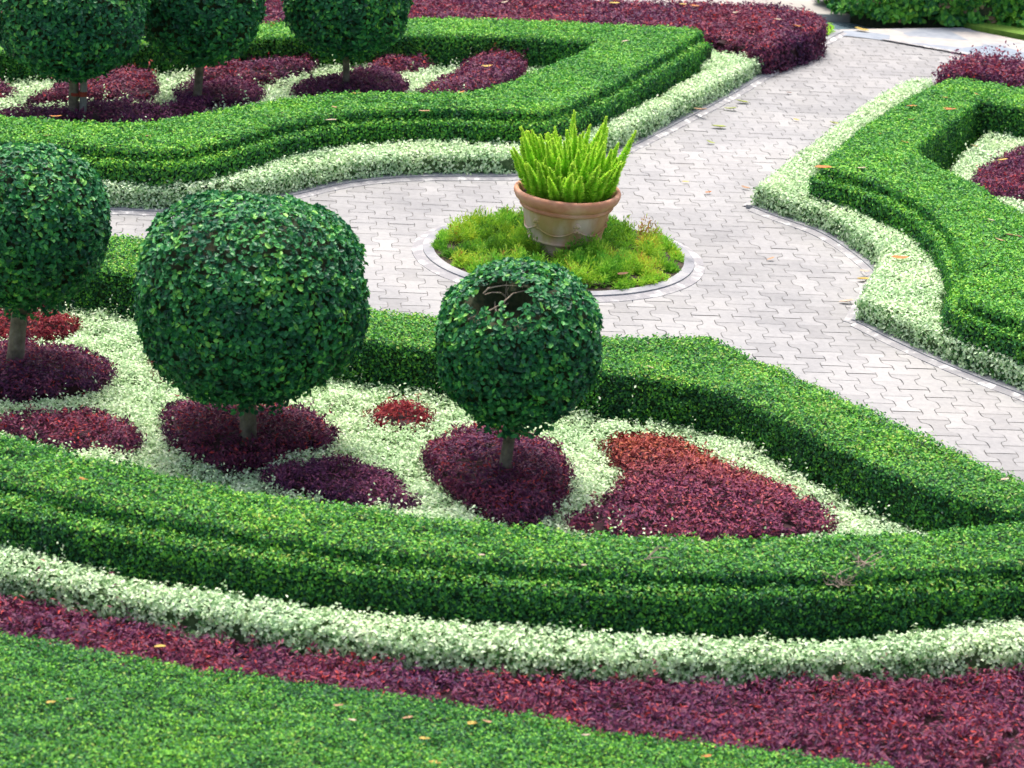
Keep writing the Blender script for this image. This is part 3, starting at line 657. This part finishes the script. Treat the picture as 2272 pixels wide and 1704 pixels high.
ball_tree((424, 195), .26, (436, 2), 126, 110, 17, 'second far ball tree, between the two others at the top left', seed=5, leaf=(.042, .025), boxy=2.8)
ball_tree((748, 172), .26, (750, -16), 133, 112, 14, 'third far ball tree, rightmost of the three at the top left', seed=6, leaf=(.042, .025), boxy=2.8)
root = empty('tree_stake', b4 + [.062, -.02, 0], 'short grey wooden stake with red band beside a tree trunk', 'stake')
mb = MB(); p0 = b4 + [.062, -.02, 0]; tube(mb, [p0, p0 + [0, 0, .2], p0 + [.005, 0, .5]], [.03, .03, .028], 10); mb.build('post', M['post'], root, True)
mb = MB(); tube(mb, [p0 + [0, 0, .36], p0 + [0, 0, .4]], [.0325, .0325], 10, cap=False); mb.build('paint_band', M['paint'], root, True)
mb = MB(); tube(mb, [b4 + [0, 0, .36], b4 + [0, 0, .385]], [.047, .047], 12, cap=False); mb.build('paint_band', M['paint'], r4, True, origin=b4)
# green bush beyond the path end
bc = P(2045, 62, 0); bc[1] += .9
root = empty('green_bush', (bc[0], bc[1], 0), 'dense dark green bush beyond the far end of the path', 'bush')
for i in range(1):
    mb = MB(); sd_ = norm(rng.normal(size=(9000, 3))); sd_[:, 2] = np.abs(sd_[:, 2])
    rr = (np.abs(sd_) ** 3.2).sum(1) ** (-1 / 3.2) * (1 + .16 * vnoise(sd_, 3.5) + .12 * vnoise(sd_, 8)) - rng.exponential(.05, 9000)
    scb = np.array((1.12, .8, 1.15)); c0 = np.array((bc[0], bc[1], 0.05)) + sd_ * rr[:, None] * scb
    for j in range(5):
        tv = norm(rng.normal(size=c0.shape) + sd_ * .4)
        leaf_geo(mb, c0 + tv * .035, sd_ + [0, 0, .5], .085, .045, np.clip(rng.beta(1.5, 1.8, len(c0)) + .35 * vnoise(c0, 4) + .05, 0, 1), .6, tv, True)
    d, f = uvsphere(32, 18); mb.add(np.array((bc[0], bc[1], .05)) + d * .9 * scb * ((np.abs(d) ** 3.2).sum(1) ** (-1 / 3.2))[:, None], f, .5, 1)
    mb.build('foliage', [M['hedge_far'], M['crown_core']], root)
mb = MB()
for j in range(5):
    a = j * 1.3; q = np.array((bc[0] + .2 * math.cos(a), bc[1] + .2 * math.sin(a), 0)); tube(mb, [q, q + [.05 * math.cos(a), .05 * math.sin(a), .3], q + [.2 * math.cos(a), .2 * math.sin(a), .7]], [.03, .025, .015], 8)
mb.build('trunk', M['bark'], root)

# ------------------------------------------------------------------ pot and foxtail fern
pc = P(1217, 532, .06); pc[2] = .02
TL = math.radians(0)
pot = empty('terracotta_pot', pc, 'large terracotta pot with rolled rim standing in the round bed', 'pot')
def lathe(mb, prof, seg=72, c=pc, wob=0):
    an = np.linspace(0, 2 * np.pi, seg, endpoint=False); prof = np.array(prof)
    v = np.stack([prof[:, :1] * np.cos(an)[None], prof[:, :1] * np.sin(an)[None], np.repeat(prof[:, 1:], seg, 1)], -1)
    if wob: v[..., 2] += wob * np.sin(an * 2 + .6)[None]
    v = v.reshape(-1, 3) + c; n = len(prof)
    i = np.arange(n - 1)[:, None] * seg + np.arange(seg)[None]; j = np.arange(n - 1)[:, None] * seg + (np.arange(seg)[None] + 1) % seg
    mb.add(v, np.stack([i, j, j + seg, i + seg], -1).reshape(-1, 4))
HP = .47
mb = MB(); lathe(mb, [(0, .0), (.22, 0), (.245, .01), (.252, .06), (.262, .108), (.268, .112), (.272, .12), (.268, .128), (.264, .132), (.285, .2), (.3, .27), (.309, .32), (.312, HP - .13), (.314, HP - .125), (.325, HP - .12)])
pb = mb.build('pot_body', M['pot'], pot, True)
mb = MB(); lathe(mb, [(.31, HP - .135), (.328, HP - .13), (.336, HP - .118), (.334, HP - .105), (.33, HP - .1), (.345, HP - .092), (.367, HP - .07), (.38, HP - .04), (.382, HP - .02), (.376, HP - .004), (.362, HP), (.348, HP - .008), (.338, HP - .03), (.325, HP - .06), (.315, HP - .09)], wob=.004)
mb.build('rim', M['rim'], pot, True)
# swag relief
mb = MB()
for kx in range(6):
    a0 = kx * math.pi / 3 - .25
    t_ = np.linspace(0, 1, 15); an = a0 + t_ * math.pi / 3
    zz = .245 - .055 * np.sin(t_ * np.pi) ** .8; rr = np.interp(zz, [.2, .27, .32], [.285, .3, .309]) + .003
    tube(mb, np.column_stack([pc[0] + rr * np.cos(an), pc[1] + rr * np.sin(an), pc[2] + zz]), .003 + .003 * np.sin(t_ * np.pi), 8)
    for da, dz, r_ in ((0, .02, .019), (-.06, .01, .011), (.06, .01, .011), (0, -.02, .012), (-.04, -.03, .009), (.05, -.035, .009)):
        d, f = uvsphere(10, 7); r2 = .297
        mb.add(np.array([pc[0] + r2 * math.cos(a0 + da), pc[1] + r2 * math.sin(a0 + da), pc[2] + .26 + dz]) + d * r_, f)
mb.build('relief_garland', M['pot'], pot, True)
mb = MB(); th_ = np.linspace(0, 2 * np.pi, 48, endpoint=False)
v = np.vstack([[pc + [0, 0, HP - .05]], np.column_stack([pc[0] + .33 * np.cos(th_), pc[1] + .33 * np.sin(th_), np.full(48, pc[2] + HP - .06)])])
i = np.arange(48); mb.add(v, np.column_stack([np.zeros(48, int), i + 1, (i + 1) % 48 + 1])); mb.build('potting_soil', M['soil'], pot)
fern = empty('foxtail_fern', pc + [0, 0, HP - .05], 'bright yellow-green foxtail fern with upright plumes growing in the pot', 'plant')
fb = np.array(fern.location)
ok_ = 0
for i in range(92):
    rr = .29 * math.sqrt((i + .5) / 92); a = i * 2.39996
    st = fb + [rr * math.cos(a), rr * math.sin(a), 0]
    out = rr / .29; ln = rng.uniform(.3, .46) * (1.12 - .22 * out) + (.1 if rng.random() < .2 else 0)
    if math.sin(a) < -.3 and out > .55: ln *= .68
    lean = out * rng.uniform(.22, .6); dirx = np.array([math.cos(a), math.sin(a), 0]) * lean + [-.03, 0, 0] + rng.normal(size=3) * .07
    t_ = np.linspace(0, 1, 7)
    cv = st + np.outer(t_, [0, 0, 1]) * ln + np.outer(t_ ** 1.2, dirx) * ln + np.outer(np.sin(t_ * 3.1), [rng.normal() * .012, rng.normal() * .012, 0])
    mb = MB(); tube(mb, cv, np.linspace(.006, .002, 7), 5, rnd=.3)
    k = 1150; tt = rng.random(k); pos = np.stack([np.interp(tt, t_, cv[:, c]) for c in range(3)], 1) + rng.normal(size=(k, 3)) * .003
    rad_ = rng.uniform(.038, .056) * np.clip(1.0 - tt ** 1.8, 0.02, 1) ** .9 * np.clip(tt * 4 + .4, 0, 1)
    an = rng.uniform(0, 2 * np.pi, k); o = np.column_stack([np.cos(an), np.sin(an), np.zeros(k)])
    td = norm(o + rng.normal(size=(k, 3)) * .25 + [0, 0, .55]); p = pos + td * rad_[:, None] * .62
    nn = np.cross(td, rng.normal(size=(k, 3)))
    leaf_geo(mb, p, norm(nn), (.013 + rad_ * .75)[:, None], .008, np.clip(.38 + .5 * tt + rng.normal(size=k) * .14, 0, 1), .1, td)
    mb.build('frond', M['fern'], fern)

# ------------------------------------------------------------------ fallen leaves and twigs
def fallen(x, y, z, ln, col, label, tilt=.25, wd=.38, lift=.012):
    c0 = P(x, y, z); c0[2] += lift; a = rng.uniform(-.7, .7) + (np.pi if rng.random() < .5 else 0); n = 7
    t_ = np.linspace(-.5, .5, n); w_ = wd * ln * np.sqrt(np.clip(1 - (2 * t_) ** 2, 0, 1)) * .5 * (1.1 - t_ * .5)
    cz = rng.uniform(.1, .5) * (t_ ** 2) * ln; ax = np.array([math.cos(a), math.sin(a) * .9, 0]); bx = np.array([-ax[1], ax[0], 0])
    mid = c0 + np.outer(t_ * ln, ax) + np.column_stack([np.zeros(n), np.zeros(n), cz + t_ * ln * tilt * rng.uniform(-1, 1)])
    v = np.vstack([mid + np.outer(w_, bx) + np.outer(w_ * .45, [0, 0, 1]), mid, mid - np.outer(w_, bx) + np.outer(w_ * .3, [0, 0, 1])])
    i = np.arange(n - 1); mb = MB(); mb.add(v, np.vstack([np.column_stack([i, i + 1, i + 1 + n, i + n]), np.column_stack([i + n, i + n + 1, i + 1 + 2 * n, i + 2 * n])]))
    tag(mb.build('fallen_leaf', M[col], None, True, origin=c0), label, 'leaf', 'fallen leaves')
ZH1 = .53
for it in [
    (120, 256, ZT, .1, 'orange', 'orange fallen leaf at the inner edge of the upper left hedge'),
    (102, 297, ZT, .07, 'tan', 'tan fallen leaf on the upper left hedge near the left edge'),
    (318, 298, ZT, .08, 'tan', 'tan fallen leaf on the upper left hedge above its corner'),
    (725, 236, ZT, .08, 'tan', 'small tan fallen leaf on the upper left hedge beside the bigger one'),
    (714, 263, ZL + .05, .1, 'pale', 'pale fallen leaf lodged on the ledge of the upper left hedge'),
    (916, 244, ZT, .1, 'tan', 'long tan fallen leaf hanging over the upper left hedge edge'),
    (996, 203, ZT, .07, 'orange', 'orange fallen leaf by the inner edge of the upper left hedge, below the comma-shaped patch'),
    (770, 206, ZT, .08, 'yellow', 'yellow fallen leaf on the upper left hedge below the third far ball tree'),
    (1052, 147, .31, .11, 'yellow', 'yellow fallen leaf lying on the comma-shaped maroon patch'),
    (1350, 92, ZT, .07, 'pale', 'pale fallen leaf on the corner of the upper left hedge'),
    (1327, 10, .32, .11, 'yellow', 'big yellow fallen leaf on the far maroon hedge'),
    (1475, 12, .32, .08, 'yellow', 'pair-like yellow fallen leaf left on the far maroon hedge'),
    (1500, 16, .32, .11, 'orange', 'orange fallen leaf on the middle of the far maroon hedge'),
    (1589, 30, .32, .07, 'pale', 'small pale fallen leaf on the far maroon hedge'),
    (1722, 60, .31, .12, 'orange', 'orange fallen leaf at the right end of the far maroon hedge'),
    (1680, 45, .32, .08, 'pale', 'pale fallen leaf near the right end of the far maroon hedge'),
    (1090, 8, .32, .08, 'pale', 'pale fallen leaf on the left half of the far maroon hedge'),
    (1862, 68, .012, .16, 'yellow', 'yellow fallen leaf on the stone edge at the far end of the path'),
    (1512, 240, .06, .13, 'tan', 'large tan fallen leaf against the white border by the path'),
    (1603, 223, .008, .13, 'green', 'long yellow-green leaf on the path near the upper kerb'),
    (1577, 238, .008, .12, 'green', 'thin green-yellow leaf on the path below the longer one'),
    (1552, 277, .008, .14, 'green', 'straight yellow-green leaf lying across the path'),
    (1535, 311, .008, .08, 'green', 'short yellow-green leaf on the path below the straight one'),
    (1704, 203, .008, .06, 'brown', 'small dark leaf in the middle of the upper path'),
    (1720, 262, .008, .07, 'yellow', 'pale yellow leaf in the middle of the path'),
    (1803, 270, .008, .12, 'green', 'thin olive leaf on the path beside the right white border'),
    (1481, 396, .008, .06, 'yellow', 'tiny yellow leaf on the path right of the pot'),
    (1530, 419, .008, .06, 'orange', 'tiny orange leaf on the path where it meets the circle'),
    (1610, 409, .008, .08, 'tan', 'tan leaf on the path beside the corner of the right border'),
    (1664, 563, .008, .07, 'tan', 'tan leaf on the paving right of the round bed'),
    (1868, 590, .03, .08, 'pale', 'pale leaf on the kerb where the right border curves'),
    (1866, 607, .008, .12, 'yellow', 'yellow-brown leaf on the paving below the right border curve'),
    (1828, 655, .008, .11, 'pale', 'pale curled leaf on the paving by the second corner of the right border'),
    (1944, 562, ZW + .02, .13, 'orange', 'bright orange fallen leaf on the right white border'),
    (1778, 366, ZT, .14, 'orange', 'long orange fallen leaf at the pointed corner of the right hedge'),
    (1970, 233, ZT, .11, 'orange', 'orange fallen leaf on the left arm of the right hedge'),
    (2050, 240, ZT, .12, 'orange', 'orange fallen leaf beside the inner edge of the right hedge'),
    (2042, 214, ZT, .07, 'yellow', 'yellow fallen leaf on the upper part of the right hedge'),
    (2110, 207, ZT, .06, 'orange', 'small orange leaf near the inner corner of the right hedge'),
    (1967, 262, ZT, .06, 'tan', 'small tan leaf in the middle of the left arm of the right hedge'),
    (1905, 293, ZT, .06, 'orange', 'small orange leaf on the narrow part of the right hedge'),
    (1955, 311, ZT, .07, 'yellow', 'small yellow leaf below the inner edge of the right hedge'),
    (1858, 367, ZT, .09, 'pale', 'pale pink leaf near the pointed corner of the right hedge'),
    (1915, 414, ZL, .07, 'orange', 'small orange leaf on the ledge of the right hedge'),
    (2190, 514, ZT, .13, 'brown', 'rust brown leaf on the right hedge near the right edge'),
    (2160, 523, ZT, .08, 'tan', 'tan leaf left of the rust brown one on the right hedge'),
    (2140, 479, ZT, .06, 'pale', 'pale leaf on the middle of the right hedge'),
    (2165, 349, .27, .09, 'yellow', 'yellow leaf on the maroon patch inside the right hedge'),
    (2105, 319, .2, .08, 'tan', 'tan leaf on the ground cover inside the right hedge'),
    (1740, 620, .13, .1, 'brown', 'brown leaf low in the round bed') if False else (1345, 596, .13, .09, 'brown', 'brown leaf caught in the feathery round bed'),
    (1040, 1204, ZH1, .04, 'pale', 'pale petal-like leaf on the middle of the front hedge'),
    (1260, 1226, ZH1, .04, 'pale', 'pale petal-like leaf at the front edge of the front hedge'),
    (1180, 1271, ZL + .08, .045, 'pale', 'pink-tan leaf on the ledge of the front hedge'),
    (180, 1041, ZH1, .05, 'orange', 'orange leaf on the left part of the front hedge'),
    (2170, 1040, .45, .05, 'pale', 'pale leaf on the right end of the middle hedge'),
    (1506, 745, .32, .045, 'pale', 'pale pink leaf at the corner of the middle hedge'),
    (1405, 798, .45, .045, 'pale', 'pale leaf on the front edge of the middle hedge'),
    (345, 1402, .24, .06, 'yellow', 'yellow leaf upright in the maroon strip at the left'),
    (1020, 1568, .28, .06, 'yellow', 'yellow leaf on the bottom hedge, left of the similar one'),
    (1052, 1565, .28, .05, 'tan', 'tan leaf on the bottom hedge, right of the yellow one'),
    (917, 1601, .28, .05, 'yellow', 'small yellow leaf in the middle of the bottom hedge'),
    (880, 1556, .28, .05, 'tan', 'tan leaf near the upper edge of the bottom hedge'),
    (940, 1653, .28, .06, 'yellow', 'yellow leaf at the bottom edge of the photograph'),
    (110, 1523, .28, .045, 'yellow', 'yellow leaf on the bottom hedge near the left edge'),
    (152, 1516 + 0, .28, .045, 'tan', 'brownish leaf on the bottom hedge beside the yellow one at the left'),
    (730, 1530, .28, .05, 'tan', 'tan leaf on the left half of the bottom hedge'),
    (1265, 1594, .28, .045, 'pale', 'pale leaf on the right half of the bottom hedge'),
    (760, 1561, .28, .04, 'pale', 'small pale leaf below the tan one on the bottom hedge'),
    (1525, 1640, .28, .05, 'orange', 'orange leaf on the narrow right end of the bottom hedge'),
]: fallen(*it)
# bare twigs in the worn patch of the front hedge
def twigs(x, y, z, n, size, label):
    c0 = P(x, y, z); mb = MB()
    for i in range(n):
        a = rng.uniform(0, 2 * np.pi); e = c0 + np.array([math.cos(a) * size, math.sin(a) * size * .5, rng.uniform(.1, .9) * size])
        s_ = c0 + rng.normal(size=3) * [size * .4, size * .2, 0]; mid = (s_ + e) / 2 + rng.normal(size=3) * .012
        tube(mb, [s_, mid, e], [.0035, .003, .0015], 5)
    tag(mb.build('bare_twigs', M['twig'], None, origin=c0), label, 'twigs')
twigs(1812, 1262, .47, 16, .09, 'tangle of bare twigs poking from the worn patch of the front hedge')
twigs(1870, 1222, .54, 8, .09, 'few bare twigs behind the worn patch on top of the front hedge')
twigs(1410, 1206, .545, 3, .09, 'pale bent twig lying on the middle of the front hedge')
